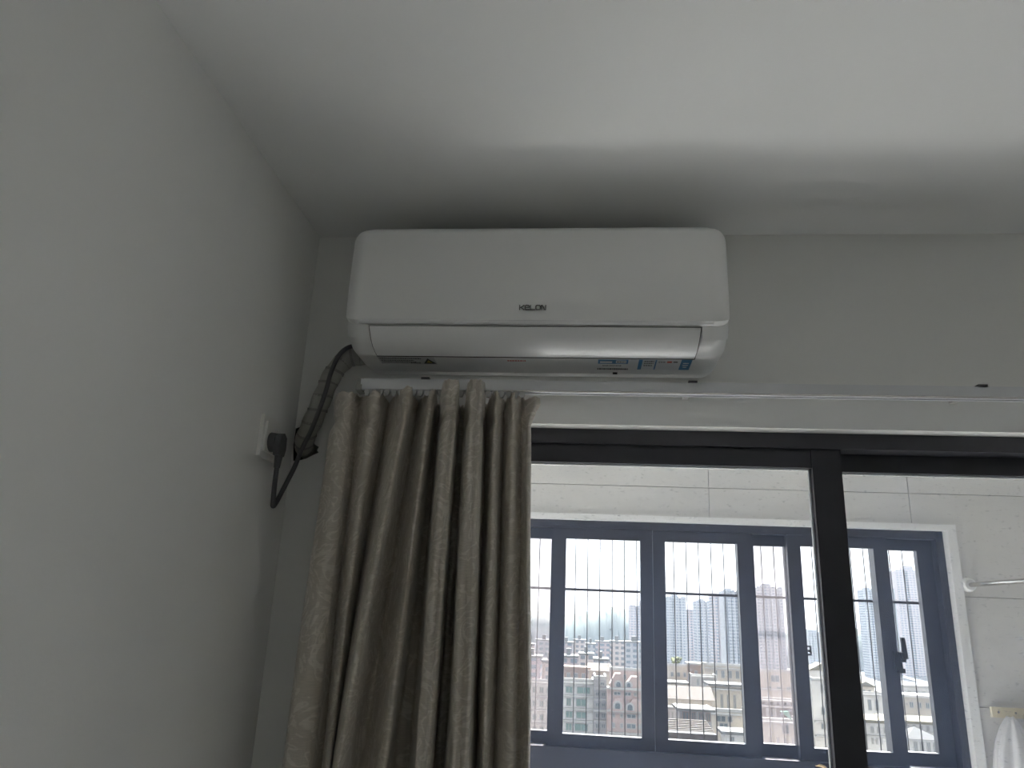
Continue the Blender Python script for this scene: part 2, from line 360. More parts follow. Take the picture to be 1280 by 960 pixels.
# ------------------------------------------------------------------ sliding door (door_1)
dr = empty('door_1', (1.5, 0.15, 0.0)); structure(dr, 'black framed sliding glass door to the balcony', 'door')
boxes('frame', [(DX0, DX1, 0.10, 0.20, 2.140, LINT), (DX0, DX0+0.04, 0.10, 0.20, 0, LINT), (DX1-0.04, DX1, 0.10, 0.20, 0, LINT), (DX0, DX1, 0.10, 0.20, 0.0, 0.03)], DKFRAME, dr, 0.002)
def dsash(x0, p0, p1, x1, y, ztop):
    s = boxes('sash', [(x0, p0, y, y+0.04, 0.03, 2.142), (p1, x1, y, y+0.04, 0.03, 2.142), (p0, p1, y+0.004, y+0.036, ztop, 2.142), (p0, p1, y+0.004, y+0.036, 0.03, 0.11)], DKFRAME, dr, 0.002)
    box('pane', p0-0.004, p1+0.004, y+0.014, y+0.020, 0.106, ztop+0.004, GLASS_DOOR, s)
    boxes('glazing_bead', [(p0, p1, y+0.022, y+0.030, ztop-0.003, ztop), (p1-0.004, p1, y+0.022, y+0.030, 0.11, ztop)], TRIMW, s)
    return s
ds = dsash(0.34, 0.40, 1.203, 1.268, 0.106, 2.096)
dsash(1.225, 1.28, 2.01, 2.06, 0.156, 2.098)
dsash(2.02, 2.08, 2.66, 2.71, 0.106, 2.096)

# ------------------------------------------------------------------ air conditioner
ac = empty('air_conditioner', (0.566, -0.1, 2.26)); tag(ac, 'white wall-mounted split air conditioner above the curtain rail', 'air conditioner')
AX0, AX1 = 0.158, 0.972
def rounded(poly, rads, n=6):
    out = []
    for i, p in enumerate(poly):
        r = rads[i]; p = Vector(p)
        if r <= 0: out.append(p); continue
        a = (Vector(poly[i-1])-p).normalized(); b = (Vector(poly[(i+1) % len(poly)])-p).normalized()
        ang = a.angle(b); d = r/math.tan(ang/2)
        p0, p1 = p+a*d, p+b*d
        c = p + (a+b).normalized()*(r/math.sin(ang/2))
        v0, v1 = p0-c, p1-c; tot = v0.angle(v1); s = 1 if v0.x*v1.y-v0.y*v1.x > 0 else -1
        for k in range(n+1):
            t = s*tot*k/n; out.append(c+Vector((v0.x*math.cos(t)-v0.y*math.sin(t), v0.x*math.sin(t)+v0.y*math.cos(t))))
    return out
def loft(name, prof, x0, x1, r, m, parent, inset_dir, n=8, hollow=False):
    """sweep a (y,z) profile along x; near both ends each point moves along inset_dir(p) by a quarter-circle rule"""
    st = []
    for k in range(n+1):
        t = math.pi/2*k/n; st.append((x0 + r*(1-math.cos(t)), r*(1-math.sin(t))))
    mid = [(x0+r+(x1-x0-2*r)*j/4.0, 0.0) for j in (1, 2, 3)]
    st = st + mid + [(x0+x1-x, d) for x, d in reversed(st)]
    bm = bmesh.new(); rings = []
    for x, d in st:
        rings.append([bm.verts.new((x, p[0]+inset_dir(p)[0]*d, p[1]+inset_dir(p)[1]*d)) for p in prof])
    nP = len(prof)
    for A, B in zip(rings, rings[1:]):
        for k in range(nP): bm.faces.new((A[k], A[(k+1) % nP], B[(k+1) % nP], B[k]))
    bm.faces.new(rings[0][::-1]); bm.faces.new(rings[-1])
    return finish(name, bm, m, parent, smooth='angle')
# body profile, (y,z): wall back, underside, outlet curve, front, top (unseen rear raised to deepen ceiling shadow)
body_prof = rounded([(-0.002, 2.604),  (-0.002, 2.274), (-0.045, 2.2690), (-0.150, 2.2705), (-0.186, 2.290), (-0.199, 2.330), (-0.199, 2.549), (-0.165, 2.570), (-0.100, 2.600)],
                    [0, 0.004, 0.03, 0.03, 0.03, 0.02, 0.012, 0.01, 0.02], 5)
def body_in(p):
    fy = max(0.0, min(1.0, (-p[0]-0.06)/0.12))
    if p[1] < 2.34: return (0.75*fy, 1.0 if p[1] < 2.295 else 0.4*(2.34-p[1])/0.04)
    return (0.75*fy, -0.55*max(0, min(1, (p[1]-2.50)/0.04)))
loft('housing', body_prof, AX0, AX1, 0.042, PLASTIC, ac, body_in)
pan_prof = rounded([(-0.150, 2.552), (-0.150, 2.325), (-0.2000, 2.325), (-0.2065, 2.332), (-0.2105, 2.40), (-0.2035, 2.552)], [0, 0, 0, 0.003, 0.5, 0.016], 6)
def pan_in(p):
    fy = max(0.0, min(1.0, (-p[0]-0.15)/0.05))
    fz = -0.55*max(0, min(1, (p[1]-2.50)/0.045)) if p[1] > 2.42 else 0.8*max(0, min(1, (2.345-p[1])/0.02))
    return (0.75*fy, fz)
loft('front_panel', pan_prof, AX0-0.001, AX1+0.001, 0.036, PANELP, ac, pan_in)
# bright lip along the lower edge of the panel
lip = [Vector((-0.2030+0.0050*math.cos(a), 2.3290+0.0050*math.sin(a))) for a in [2*math.pi*k/20 for k in range(20)]]
bm = bmesh.new(); prism(bm, [tuple(p) for p in lip], 'x', AX0+0.036, AX1-0.036); finish('panel_lip', bm, LIPM, ac, smooth='angle')
# outlet: black strip behind, coloured as the gap's shade, curved louver in front
def outlet_curve(off):
    base = [(-0.1965, 2.320), (-0.1955, 2.312), (-0.192, 2.302), (-0.186, 2.292), (-0.177, 2.2835), (-0.166, 2.2775), (-0.1545, 2.2735)]
    res = []
    for i, p in enumerate(base):
        a = Vector(base[max(i-1, 0)]); b = Vector(base[min(i+1, len(base)-1)]); t = (b-a).normalized()
        nrm = Vector((t.y, -t.x));
        if nrm.x > 0: nrm = -nrm
        res.append(Vector(p)+nrm*off)
    return res
def strip(name, o0, o1, xs_top, xs_bot, m, grow=0.0):
    A = outlet_curve(o1); B = outlet_curve(o0); n = len(A); bm = bmesh.new()
    if grow:
        A[0] = A[0]+Vector((0, grow)); B[0] = B[0]+Vector((0, grow)); A[-1] = A[-1]+Vector((grow*3.2, -grow*1.1)); B[-1] = B[-1]+Vector((grow*3.2, -grow*0.3))
    def row(P, j):
        return [bm.verts.new((xs_top[j]+(xs_bot[j]-xs_top[j])*(i/(n-1)), p.x, p.y)) for i, p in enumerate(P)]
    a0, a1, b0, b1 = row(A, 0), row(A, 1), row(B, 0), row(B, 1)
    for i in range(n-1):
        bm.faces.new((a0[i], a0[i+1], a1[i+1], a1[i])); bm.faces.new((b0[i], b1[i], b1[i+1], b0[i+1]))
        bm.faces.new((a0[i], b0[i], b0[i+1], a0[i+1])); bm.faces.new((a1[i], a1[i+1], b1[i+1], b1[i]))
    bm.faces.new((a0[0], a1[0], b1[0], b0[0])); bm.faces.new((a0[-1], b0[-1], b1[-1], a1[-1]))
    return finish(name, bm, m, ac, smooth='angle')
strip('gap_shade_strip', -0.003, 0.0035, (0.2145, 0.9135), (0.2245, 0.9045), BLACK, 0.0018)
strip('louver', 0.002, 0.0058, (0.2165, 0.9115), (0.2265, 0.9025), GLOSSP)
# lower front bar that closes the underside and carries the stickers
def under(x, t, off=0.0):
    """point on the underside, t = 0 at the louver edge, 1 toward the wall"""
    y = -0.149+0.10*t; z = 2.2709-0.0016*t
    return Vector((x, y-0.09*off, z-off))
def plate(bm, x0, x1, t0, t1, o0, o1):
    v = [bm.verts.new(under(x, t, o)) for o in (o0, o1) for x, t in ((x0, t0), (x1, t0), (x1, t1), (x0, t1))]
    for f in ((0,1,2,3), (7,6,5,4), (0,4,5,1), (1,5,6,2), (2,6,7,3), (3,7,4,0)): bm.faces.new([v[i] for i in f])
def sticker(name, m, rects, parent, o0=-0.001, o1=0.0006):
    bm = bmesh.new()
    for r in rects: plate(bm, *r, o0, o1)
    return finish(name, bm, m, parent)
def txt(x0, x1, t, h, n, seed):
    rr = random.Random(seed); out = []; x = x0
    while x < x1-0.001:
        wd = rr.uniform(0.002, 0.005); out.append((x, min(x+wd, x1), t, t+h)); x += wd+0.0012
    return out
lab = sticker('warning_label', STK_G, [(0.222, 0.348, 0.08, 0.52)], ac)
sticker('print', STK_K, txt(0.226, 0.318, 0.13, 0.05, 0, 1)+txt(0.226, 0.300, 0.25, 0.05, 0, 2)+txt(0.226, 0.305, 0.36, 0.05, 0, 3)+txt(0.290, 0.312, 0.40, 0.06, 0, 4), lab, 0.0006, 0.0009)
bm = bmesh.new(); v = [bm.verts.new(under(x, t, 0.0009)) for x, t in ((0.319, 0.47), (0.347, 0.47), (0.333, 0.13))]; bm.faces.new(v)
bmesh.ops.solidify(bm, geom=bm.faces[:], thickness=0.0005); finish('warning_triangle', bm, STK_K, lab)
bm = bmesh.new(); v = [bm.verts.new(under(x, t, 0.0014)) for x, t in ((0.326, 0.40), (0.340, 0.40), (0.333, 0.24))]; bm.faces.new(v)
bmesh.ops.solidify(bm, geom=bm.faces[:], thickness=0.0003); finish('warning_triangle', bm, STK_Y, lab)
sticker('red_print', STK_R, txt(0.508, 0.548, 0.20, 0.07, 0, 5), ac, 0, 0.0005)
e1 = sticker('energy_sticker', STK_B, [(0.704, 0.768, 0.10, 0.36)], ac)
for wf in ((0.708, 0.734, 0.20, 0.31), (0.742, 0.764, 0.14, 0.31)): sticker('white_field', STK_W, [wf], e1, 0.0006, 0.0009)
sticker('print', STK_K, txt(0.744, 0.762, 0.2, 0.05, 0, 6), e1, 0.0009, 0.0011)
sticker('model_print', STK_K, txt(0.714, 0.756, 0.46, 0.05, 0, 7)+txt(0.703, 0.770, 0.66, 0.09, 0, 8), ac, 0, 0.0005)
e2 = sticker('energy_sticker', STK_W, [(0.795, 0.899, 0.08, 0.70)], ac)
for bf in ((0.790, 0.798, 0.08, 0.70), (0.825, 0.828, 0.08, 0.70), (0.879, 0.901, 0.06, 0.70)): sticker('blue_field', STK_B, [bf], e2, 0.0006, 0.0009)
sticker('print', STK_K, txt(0.802, 0.822, 0.15, 0.06, 0, 9)+txt(0.802, 0.822, 0.28, 0.05, 0, 10)+txt(0.802, 0.820, 0.42, 0.05, 0, 11)+txt(0.832, 0.846, 0.2, 0.04, 0, 12)+[(0.863, 0.872, 0.18, 0.24)], e2, 0.0006, 0.0009)
sticker('print', STK_R, [(0.850, 0.860, 0.16, 0.26)], e2, 0.0006, 0.0009)
sticker('white_mark', STK_W, [(0.884, 0.896, 0.25, 0.30), (0.884, 0.896, 0.38, 0.42), (0.886, 0.894, 0.5, 0.54)], e2, 0.0009, 0.0012)
sticker('clip', BLACK, [(0.738, 0.748, 0.93, 1.0)], ac, 0, 0.003)
# raised lettering on the front panel
def logo():
    bm = bmesh.new(); t = 0.0021; h = 0.0105; w_ = 0.0098
    def st(pts):
        for a, b in zip(pts, pts[1:]):
            a, b = Vector(a), Vector(b); d = (b-a).normalized()*t*0.45; nn = Vector((-d.y, d.x)).normalized()*t/2
            q = [a-d-nn, b+d-nn, b+d+nn, a-d+nn]
            prism(bm, [(p.x, p.y) for p in q], 'y', 0, 0.0012)
    L_ = {'K': [[(0, 0), (0, h)], [(w_, h), (0.003, h/2), (w_, 0)], [(0, h/2), (0.003, h/2)]],
          'E': [[(w_, 0), (0.002, 0), (0, 0.002), (0, h-0.002), (0.002, h), (w_-0.002, h), (w_, h-0.002), (w_, h/2), (0.001, h/2)]],
          'L': [[(0, h), (0, 0), (w_, 0)]],
          'O': [[(0.002, 0), (w_-0.002, 0), (w_, 0.002), (w_, h-0.002), (w_-0.002, h), (0.002, h), (0, h-0.002), (0, 0.002), (0.002, 0)]],
          'N': [[(0, 0), (0, h), (0.002, h), (w_-0.002, 0), (w_, 0), (w_, h)]]}
    x = 0
    for ch in 'KELON':
        for s in L_[ch]: st([(p[0]+x, p[1]) for p in s])
        x += w_+0.0024
    for v in bm.verts: v.co = Vector((v.co.x*0.93+0.538, v.co.y-0.2112, v.co.z*0.93+2.3545))
    return finish('logo', bm, LOGO, ac)
logo()

# ------------------------------------------------------------------ pipe, cord, plug, socket
pp = empty('refrigerant_pipe', (0.07, -0.05, 2.08)); tag(pp, 'bent taped grey pipe from air conditioner into the wall hole', 'pipe')
path = catmull([(0.205, -0.050, 2.292), (0.165, -0.052, 2.303), (0.128, -0.055, 2.296), (0.100, -0.058, 2.262), (0.082, -0.056, 2.215), (0.066, -0.050, 2.165), (0.046, -0.038, 2.122), (0.031, -0.012, 2.100), (0.025, 0.03, 2.094), (0.024, 0.10, 2.092)], 8)
bm = bmesh.new(); tube(bm, path, lambda t: 0.0215+0.0012*math.sin(t*55), 18); finish('insulation', bm, PIPEM, pp, smooth=True)
for k in range(4, len(path)-12, 5):
    bm = bmesh.new()
    d = (path[k+1]-path[k-1]).normalized(); tilt = (d+Vector((0.25, 0, 0.15))).normalized()
    tube(bm, [path[k]-tilt*0.003, path[k]+tilt*0.003], 0.0226, 18); finish('tape_band', bm, PIPEB, pp, smooth='angle')
pc = empty('power_cord', (0.03, -0.13, 1.94)); tag(pc, 'dark grey power cord looping from the pipe up to the plug', 'power cord')
cpath = catmull([(0.200, -0.075, 2.296), (0.150, -0.082, 2.316), (0.120, -0.086, 2.298), (0.104, -0.088, 2.255), (0.094, -0.084, 2.205), (0.080, -0.078, 2.155), (0.064, -0.070, 2.112), (0.050, -0.070, 2.075), (0.044, -0.085, 2.030), (0.036, -0.105, 1.985), (0.030, -0.122, 1.950), (0.0285, -0.133, 1.940), (0.030, -0.140, 1.952), (0.031, -0.146, 1.985), (0.032, -0.149, 2.030)], 8)
bm = bmesh.new(); tube(bm, cpath, 0.0052, 10); finish('cord', bm, CORDM, pc, smooth=True)
pg = empty('plug', (0.03, -0.15, 2.06), pc); pg.location = Vector((0.03, -0.15, 2.06))-pc.location
bm = bmesh.new(); tube(bm, [(0.0135, -0.152, 2.072), (0.022, -0.152, 2.072), (0.028, -0.152, 2.072)], lambda t: 0.021-0.002*t, 18); finish('plug_body', bm, CORDM, pg, bevel=0.002)
bm = bmesh.new(); prism(bm, [(-0.170, 2.060), (-0.164, 2.043), (-0.140, 2.043), (-0.134, 2.060), (-0.136, 2.084), (-0.150, 2.092), (-0.166, 2.084)], 'x', 0.026, 0.041); finish('plug_grip', bm, CORDM, pg, bevel=0.005, seg=3)
bm = bmesh.new(); tube(bm, [(0.034, -0.151, 2.046), (0.033, -0.150, 2.034), (0.032, -0.149, 2.018)], lambda t: 0.009-0.0025*t, 12); finish('strain_relief', bm, CORDM, pg, smooth='angle')
so = empty('wall_socket', (0.0, -0.145, 2.036)); tag(so, 'square white wall socket behind the dark plug', 'socket')
box('plate', -0.001, 0.008, -0.188, -0.102, 2.037, 2.125, SOCKW, so, 0.003)
box('face', 0.007, 0.012, -0.176, -0.114, 2.049, 2.113, SOCKW, so, 0.0015)
box('switch_key', 0.011, 0.0145, -0.127, -0.117, 2.085, 2.105, SOCKW, so, 0.001)

# ------------------------------------------------------------------ curtain track
tk = empty('curtain_track', (1.5, -0.115, 2.21)); tag(tk, 'long white metal curtain track below the air conditioner', 'curtain track')
RX0, RX1, ZT, ZB = 0.188, 2.95, 2.2235, 2.2010
prof = [(-0.130, ZB), (-0.124, ZB-0.002), (-0.122, ZB), (-0.1265, ZB+0.0025), (-0.1265, ZT-0.003), (-0.1035, ZT-0.003), (-0.1035, ZB+0.0025), (-0.108, ZB), (-0.106, ZB-0.002), (-0.100, ZB), (-0.100, ZT), (-0.130, ZT)]
bm = bmesh.new(); prism(bm, prof, 'x', RX0, RX1); finish('rail', bm, RAILW, tk)
bm = bmesh.new(); prism(bm, [(-0.1312, ZB-0.0015), (-0.1312, ZB+0.001), (-0.128, ZB+0.001), (-0.128, ZB-0.0015)], 'x', 0.50, RX1); finish('lower_lip', bm, STEEL, tk)
bm = bmesh.new(); prism(bm, [(-0.132, ZB-0.004), (-0.098, ZB-0.004), (-0.098, ZT+0.004), (-0.120, ZT+0.004), (-0.132, ZB+0.006)], 'x', RX0-0.010, RX0+0.003); finish('end_cap', bm, CAPG, tk, bevel=0.001)
box('added_light_blocker', RX0, RX1, -0.104, -0.030, 2.2297, 2.2325, RAILW, tk)  # unseen strip added behind the rail to keep light off the ceiling
for bx in (0.331, 0.902, 1.478, 2.1, 2.7):
    br = boxes('bracket', [(bx-0.007, bx+0.007, -0.126, 0.0, ZT, 2.2297), (bx-0.007, bx+0.007, -0.004, 0.0, 2.2297, 2.24)], SOCKW, tk)
    box('clip', bx-0.009, bx+0.009, -0.133, -0.118, ZT, ZT+0.0045, CORDM, br, 0.001)
bm = bmesh.new(); prism(bm, [(-0.0045, 0.004), (-0.0055, -0.004), (-0.003, -0.011), (0.003, -0.011), (0.0055, -0.004), (0.0045, 0.004)], 'y', -0.004, 0.004); bmesh.ops.recalc_face_normals(bm, faces=bm.faces)
gme = bpy.data.meshes.new('glider'); bm.to_mesh(gme); bm.free(); gme.materials.append(GLIDE)
for k in range(24): link_mesh('glider', gme, GLIDE, tk, (0.203+0.0148*k, -0.1235, ZB-0.003))

# ------------------------------------------------------------------ curtain
def build_curtain():
    # ridge and valley lines of the cloth: px at photo row 520, px at row 950, y at top, y lower down, group of its pleat (0 = valley)
    C = [(415,354,-.118,-.130,1),(421,362,-.138,-.152,1),(430,376,-.146,-.164,1),(438,390,-.134,-.150,1),(443,396,-.100,-.112,0),(449,401,-.082,-.088,0),(454,404,-.112,-.118,2),(461,408,-.138,-.140,2),(469,411,-.134,-.138,2),(475,413,-.100,-.105,0),(482,415,-.045,-.055,0),
         (488,417,-.080,-.110,0),(496,419,-.128,-.165,3),(502,422,-.158,-.196,3),(507,426,-.160,-.200,3),(511,431,-.126,-.160,3),(514,440,-.080,-.100,0),(519,452,-.040,-.055,0),(524,463,-.078,-.084,0),(529,471,-.126,-.130,4),(533,477,-.150,-.160,4),(537,482,-.152,-.164,4),(541,487,-.122,-.126,4),
         (543,492,-.045,-.030,0),(546,502,-.030,-.012,0),(549,512,-.040,-.015,0),(550,518,-.140,-.130,5),(552,521,-.170,-.172,5),(557,525,-.184,-.188,5),(563,531,-.178,-.182,5),(568,536,-.182,-.184,5),(570.5,539,-.165,-.160,5),(571.5,540.5,-.130,-.120,5),(572.5,542,-.030,-.016,0),(577,549,-.026,-.014,0),(581.5,557,-.034,-.018,0),
         (582,558,-.135,-.130,6),(584,561,-.168,-.170,6),(589,566,-.184,-.188,6),(595,574,-.178,-.180,6),(600,582,-.182,-.184,6),(603,588,-.160,-.158,6),(604.5,591,-.120,-.118,6),(606,593,-.045,-.036,0),(610,597,-.045,-.036,0),(613,600,-.104,-.112,7),(617,604,-.142,-.150,7),(621,608,-.144,-.150,7),(625,612,-.122,-.124,7),(629,616,-.078,-.076,0),(632,619,-.076,-.074,0),
         (635,624,-.112,-.112,8),(640,632,-.136,-.134,8),(645,640,-.132,-.130,8),(649,646,-.104,-.106,0),(653,650,-.094,-.100,0),(657,655,-.118,-.122,9),(660,659,-.136,-.136,9),(664,662,-.128,-.124,9)]
    ztop, zA, zB = 2.196, 2.13, 1.465
    levels = [ztop-0.003*i for i in range(0, 36)] + [2.088-0.016*i for i in range(0, 46)] + [1.34-0.065*i for i in range(0, 20)]
    levels = [z for z in levels if z > 0.03] + [0.03]
    xa = [at(c[0], 520, c[2]).x for c in C]; xb = [at(c[1], 950, c[3]).x for c in C]
    cen = {}
    for i, c in enumerate(C): cen.setdefault(c[4], []).append(xa[i])
    cen = {k: sum(v)/len(v) for k, v in cen.items()}
    rnd = random.Random(3); ph = [rnd.uniform(0, 6.28) for _ in C]; am = [rnd.uniform(0.4, 1.0) for _ in C]
    rows = []; NS = 6
    for z in levels:
        if z >= zB: v = (zA-z)/(zA-zB)
        else: v = 1.0 + 0.55*(1-math.exp(-(zB-z)/0.7))
        vy = max(0.0, min(1.0, v*1.6)); vc = min(1, max(0, v))
        head = max(0.0, min(1.0, (z-2.128)/0.05))
        pinch = math.exp(-((z-2.128)/0.016)**2)
        pts = []
        for i, c in enumerate(C):
            x = xa[i]+(xb[i]-xa[i])*v + 0.0022*math.sin(ph[i]+z*9)*vc
            y = c[2]+(c[3]-c[2])*vy + 0.004*math.sin(ph[i]*2+z*6+i)*vc
            if c[4]:
                x += (cen[c[4]]-x)*0.22*pinch
                y += 0.010*pinch
            if head > 0:
                y += head*(0.0055*am[i]*math.sin(ph[i]*3+z*95) + (0.010 if c[4] in (1, 2, 4, 7, 8, 9) else 0.0))
                x += head*0.0018*math.sin(ph[i]*5+z*120)
                if i >= len(C)-3: x += 0.006*head*(i-len(C)+4)
            pts.append((x, y, 0))
        rows.append(catmull(pts, NS))
    bm = bmesh.new(); uvl = bm.loops.layers.uv.new('cloth'); V = []
    zadd = [0.0]*len(rows[0])
    for k in range(len(zadd)):
        i = min(int(round(k/NS)), len(C)-1); g = C[i][4]
        zadd[k] = {0: -0.001, 1: -0.004, 2: -0.001, 3: 0.002, 4: 0.002, 5: 0.012, 6: 0.012, 7: 0.001, 8: 0.002, 9: -0.007}[g] + 0.0015*math.sin(k*0.9)
    for r, z in zip(rows, levels):
        f = max(0.0, min(1.0, (z-2.14)/0.05))
        V.append([bm.verts.new((p.x, p.y, z+zadd[k]*f)) for k, p in enumerate(r)])
    ln = [0.0]
    mid = rows[len(rows)//2]
    for a, b in zip(mid, mid[1:]): ln.append(ln[-1]+(b-a).length)
    for i in range(len(V)-1):
        for k in range(len(V[0])-1):
            f = bm.faces.new((V[i][k], V[i+1][k], V[i+1][k+1], V[i][k+1])); f.smooth = True
            for lp, (ii, kk) in zip(f.loops, ((i, k), (i+1, k), (i+1, k+1), (i, k+1))): lp[uvl].uv = (ln[kk], levels[ii])
    me = bpy.data.meshes.new('curtain'); bm.to_mesh(me); bm.free()
    o = link_mesh('curtain', me, FABRIC)
    sm = o.modifiers.new('thick', 'SOLIDIFY'); sm.thickness = 0.0022; sm.offset = 0
    return o
tag(build_curtain(), 'taupe patterned pleated curtain gathered left of the glass door', 'curtain')

# ------------------------------------------------------------------ things on the balcony wall
rod = empty('shower_rod', (2.13, 1.39, 1.915)); tag(rod, 'thin steel rod fixed to the tiled balcony wall', 'rod')
bm = bmesh.new(); tube(bm, [(2.128, 1.40, 1.915), (2.128, 1.383, 1.915), (2.128, 1.379, 1.915)], lambda t: 0.027-0.008*t, 20); finish('flange', bm, TRIMW, rod, smooth='angle')
bm = bmesh.new(); cyl(bm, (2.128, 1.384, 1.915), (2.128, 0.21, 1.915), 0.008, 12); finish('pole', bm, STEEL, rod, smooth='angle')
bm = bmesh.new(); cyl(bm, (2.128, 0.20, 1.915), (2.128, 0.22, 1.915), 0.026, 20); finish('flange', bm, TRIMW, rod, smooth='angle')
hk = empty('hook_rail', (2.25, 1.395, 1.47)); tag(hk, 'cream plastic hook rail on the balcony tiles', 'hook rail')
box('bar', 2.146, 2.40, 1.386, 1.401, 1.458, 1.492, CREAM, hk, 0.004)
for hx in (2.192, 2.25, 2.31, 2.37):
    bm = bmesh.new(); tube(bm, catmull([(hx, 1.388, 1.466), (hx, 1.366, 1.46), (hx, 1.352, 1.450), (hx, 1.350, 1.464)], 5), 0.004, 8); finish('hook', bm, CREAM, hk, smooth=True)
    bm = bmesh.new(); cyl(bm, (hx-0.025, 1.3875, 1.476), (hx-0.025, 1.383, 1.476), 0.0035, 10); finish('screw', bm, STEEL, hk)
def cloth(name, label, cx, ztop, wd, seed):
    rr = random.Random(seed); bm = bmesh.new(); rings = []; n = 40
    for i in range(26):
        t = i/25; z = ztop-0.42*t; wv = 0.012+wd*(1-math.exp(-t*5.0)); dp = 0.010+0.028*(1-math.exp(-t*6))
        rg = []
        for k in range(n):
            a = 2*math.pi*k/n
            fo = 1+0.16*math.sin(5*a+seed)+0.12*math.sin(9*a+2*seed+t)
            rg.append(bm.verts.new((cx-0.02*t+math.cos(a)*wv*fo, 1.350+math.sin(a)*dp*fo, z+0.006*math.sin(3*a))))
        rings.append(rg)
    for A, B in zip(rings, rings[1:]):
        for k in range(n): bm.faces.new((A[k], A[(k+1) % n], B[(k+1) % n], B[k]))
    bm.faces.new(rings[0]); bm.faces.new(rings[-1][::-1])
    return tag(finish(name, bm, WCLOTH, smooth=True), label, 'towel')
cloth('hanging_towel', 'white cloth hanging from the hook rail beside the window', 2.190, 1.462, 0.058, 2)
cloth('hanging_towel', 'white cloth cut off by the right picture edge', 2.37, 1.462, 0.058, 5)

# ------------------------------------------------------------------ the city beyond
GZ = -58.0
CK = 0.60
def cmat(n, c, v=0.14, s=0.25): return mat(n, [q*CK for q in c], 0.85, v, s, spec=0.2)
CM = {'pink': cmat('pink_render', (0.44, 0.34, 0.31)), 'beige': cmat('beige_render', (0.46, 0.41, 0.35)), 'cream': cmat('cream_render', (0.58, 0.53, 0.45)),
      'white': cmat('pale_render', (0.62, 0.60, 0.57)), 'grey': cmat('grey_concrete', (0.34, 0.33, 0.33)), 'deck': cmat('grey_flat_roof', (0.055, 0.055, 0.055)), 'tan': cmat('tan_roof_tiles', (0.062, 0.047, 0.036), 0.3, 1.2),
      'brown': cmat('brown_render', (0.30, 0.22, 0.18)), 'slab': cmat('white_slab_edge', (0.42, 0.41, 0.39)), 'canopy': cmat('white_sheet_canopy', (0.15, 0.148, 0.142)),
      'yellow': cmat('pale_yellow_roof', (0.17, 0.15, 0.10)), 'glass': cmat('window_glass_dark', (0.14, 0.17, 0.19)), 'green': cmat('green_tinted_window', (0.20, 0.30, 0.27)),
      'awning': cmat('green_awning', (0.22, 0.42, 0.34)), 'leaf': cmat('tree_leaves', (0.16, 0.17, 0.06), 0.4, 2.0), 'hill': cmat('wooded_hill', (0.045, 0.065, 0.05), 0.4, 0.03),
      'ground': cmat('city_ground', (0.12, 0.12, 0.11), 0.2, 0.02)}
def tower_mat(name, wall, glass, fx, fz):
    m, N, L, B = new_mat(name); B.inputs['Roughness'].default_value = 0.8
    tc = N.new('ShaderNodeTexCoord'); sp = N.new('ShaderNodeSeparateXYZ'); cb = N.new('ShaderNodeCombineXYZ')
    L.new(tc.outputs['Object'], sp.inputs[0]); L.new(sp.outputs[0], cb.inputs[0]); L.new(sp.outputs[2], cb.inputs[1])
    br = N.new('ShaderNodeTexBrick'); br.offset = 0.0; br.inputs['Scale'].default_value = 1.0
    br.inputs['Brick Width'].default_value = fx; br.inputs['Row Height'].default_value = fz; br.inputs['Mortar Size'].default_value = 0.75; br.inputs['Mortar Smooth'].default_value = 0.1
    br.inputs['Color1'].default_value = (*glass, 1); br.inputs['Color2'].default_value = (*[c*1.25 for c in glass], 1); br.inputs['Mortar'].default_value = (*wall, 1)
    L.new(cb.outputs[0], br.inputs['Vector']); L.new(br.outputs[0], B.inputs['Base Color'])
    return m
TM1 = tower_mat('tower_facade_pink', (0.25, 0.20, 0.20), (0.08, 0.10, 0.12), 4.2, 3.1)
TM2 = tower_mat('tower_facade_grey', (0.21, 0.21, 0.22), (0.07, 0.09, 0.11), 3.6, 3.0)
TM3 = tower_mat('block_facade_beige', (0.28, 0.24, 0.22), (0.07, 0.08, 0.09), 3.4, 3.0)
structure(box('city_ground', -900, 1400, 60, 2600, GZ-2, GZ, CM['ground']), 'hazy built-up ground far below the balcony window', 'ground')

def hill():
    sky = [(560,764),(600,760),(640,761),(665,762),(690,766),(708,770),(720,767),(733,764),(745,764),(755,761),(765,758.5),(772,758),(780,761),(790,763),(830,770),(880,778),(930,783),(1000,787),(1030,786),(1060,781),(1072,788),(1090,797),(1140,800),(1200,803)]
    Y0 = 1200.0; rr = random.Random(11); bm = bmesh.new(); cols = []
    P = []
    for a, b in zip(sky, sky[1:]):
        for k in range(6): P.append((a[0]+(b[0]-a[0])*k/6, a[1]+(b[1]-a[1])*k/6))
    for x, y in P:
        p = at(x, y, Y0); c = []; n = 14
        for j in range(n+1):
            t = j/n; zz = GZ + (p.z-GZ)*math.sin(t*math.pi)**0.7
            jit = rr.uniform(-1.2, 1.2) if 0 < j < n else 0
            c.append(bm.verts.new((p.x*(1+0.0*t)+rr.uniform(-2, 2), Y0-70+140*t, zz + (jit if j != n//2 else rr.uniform(-2.0, 1.2)))))
        cols.append(c)
    for A, B in zip(cols, cols[1:]):
        for k in range(len(A)-1): bm.faces.new((A[k], A[k+1], B[k+1], B[k]))
    return tag(finish('wooded_hill', bm, CM['hill'], smooth=True), 'hazy wooded hill on the skyline behind the city', 'hill')
hill()

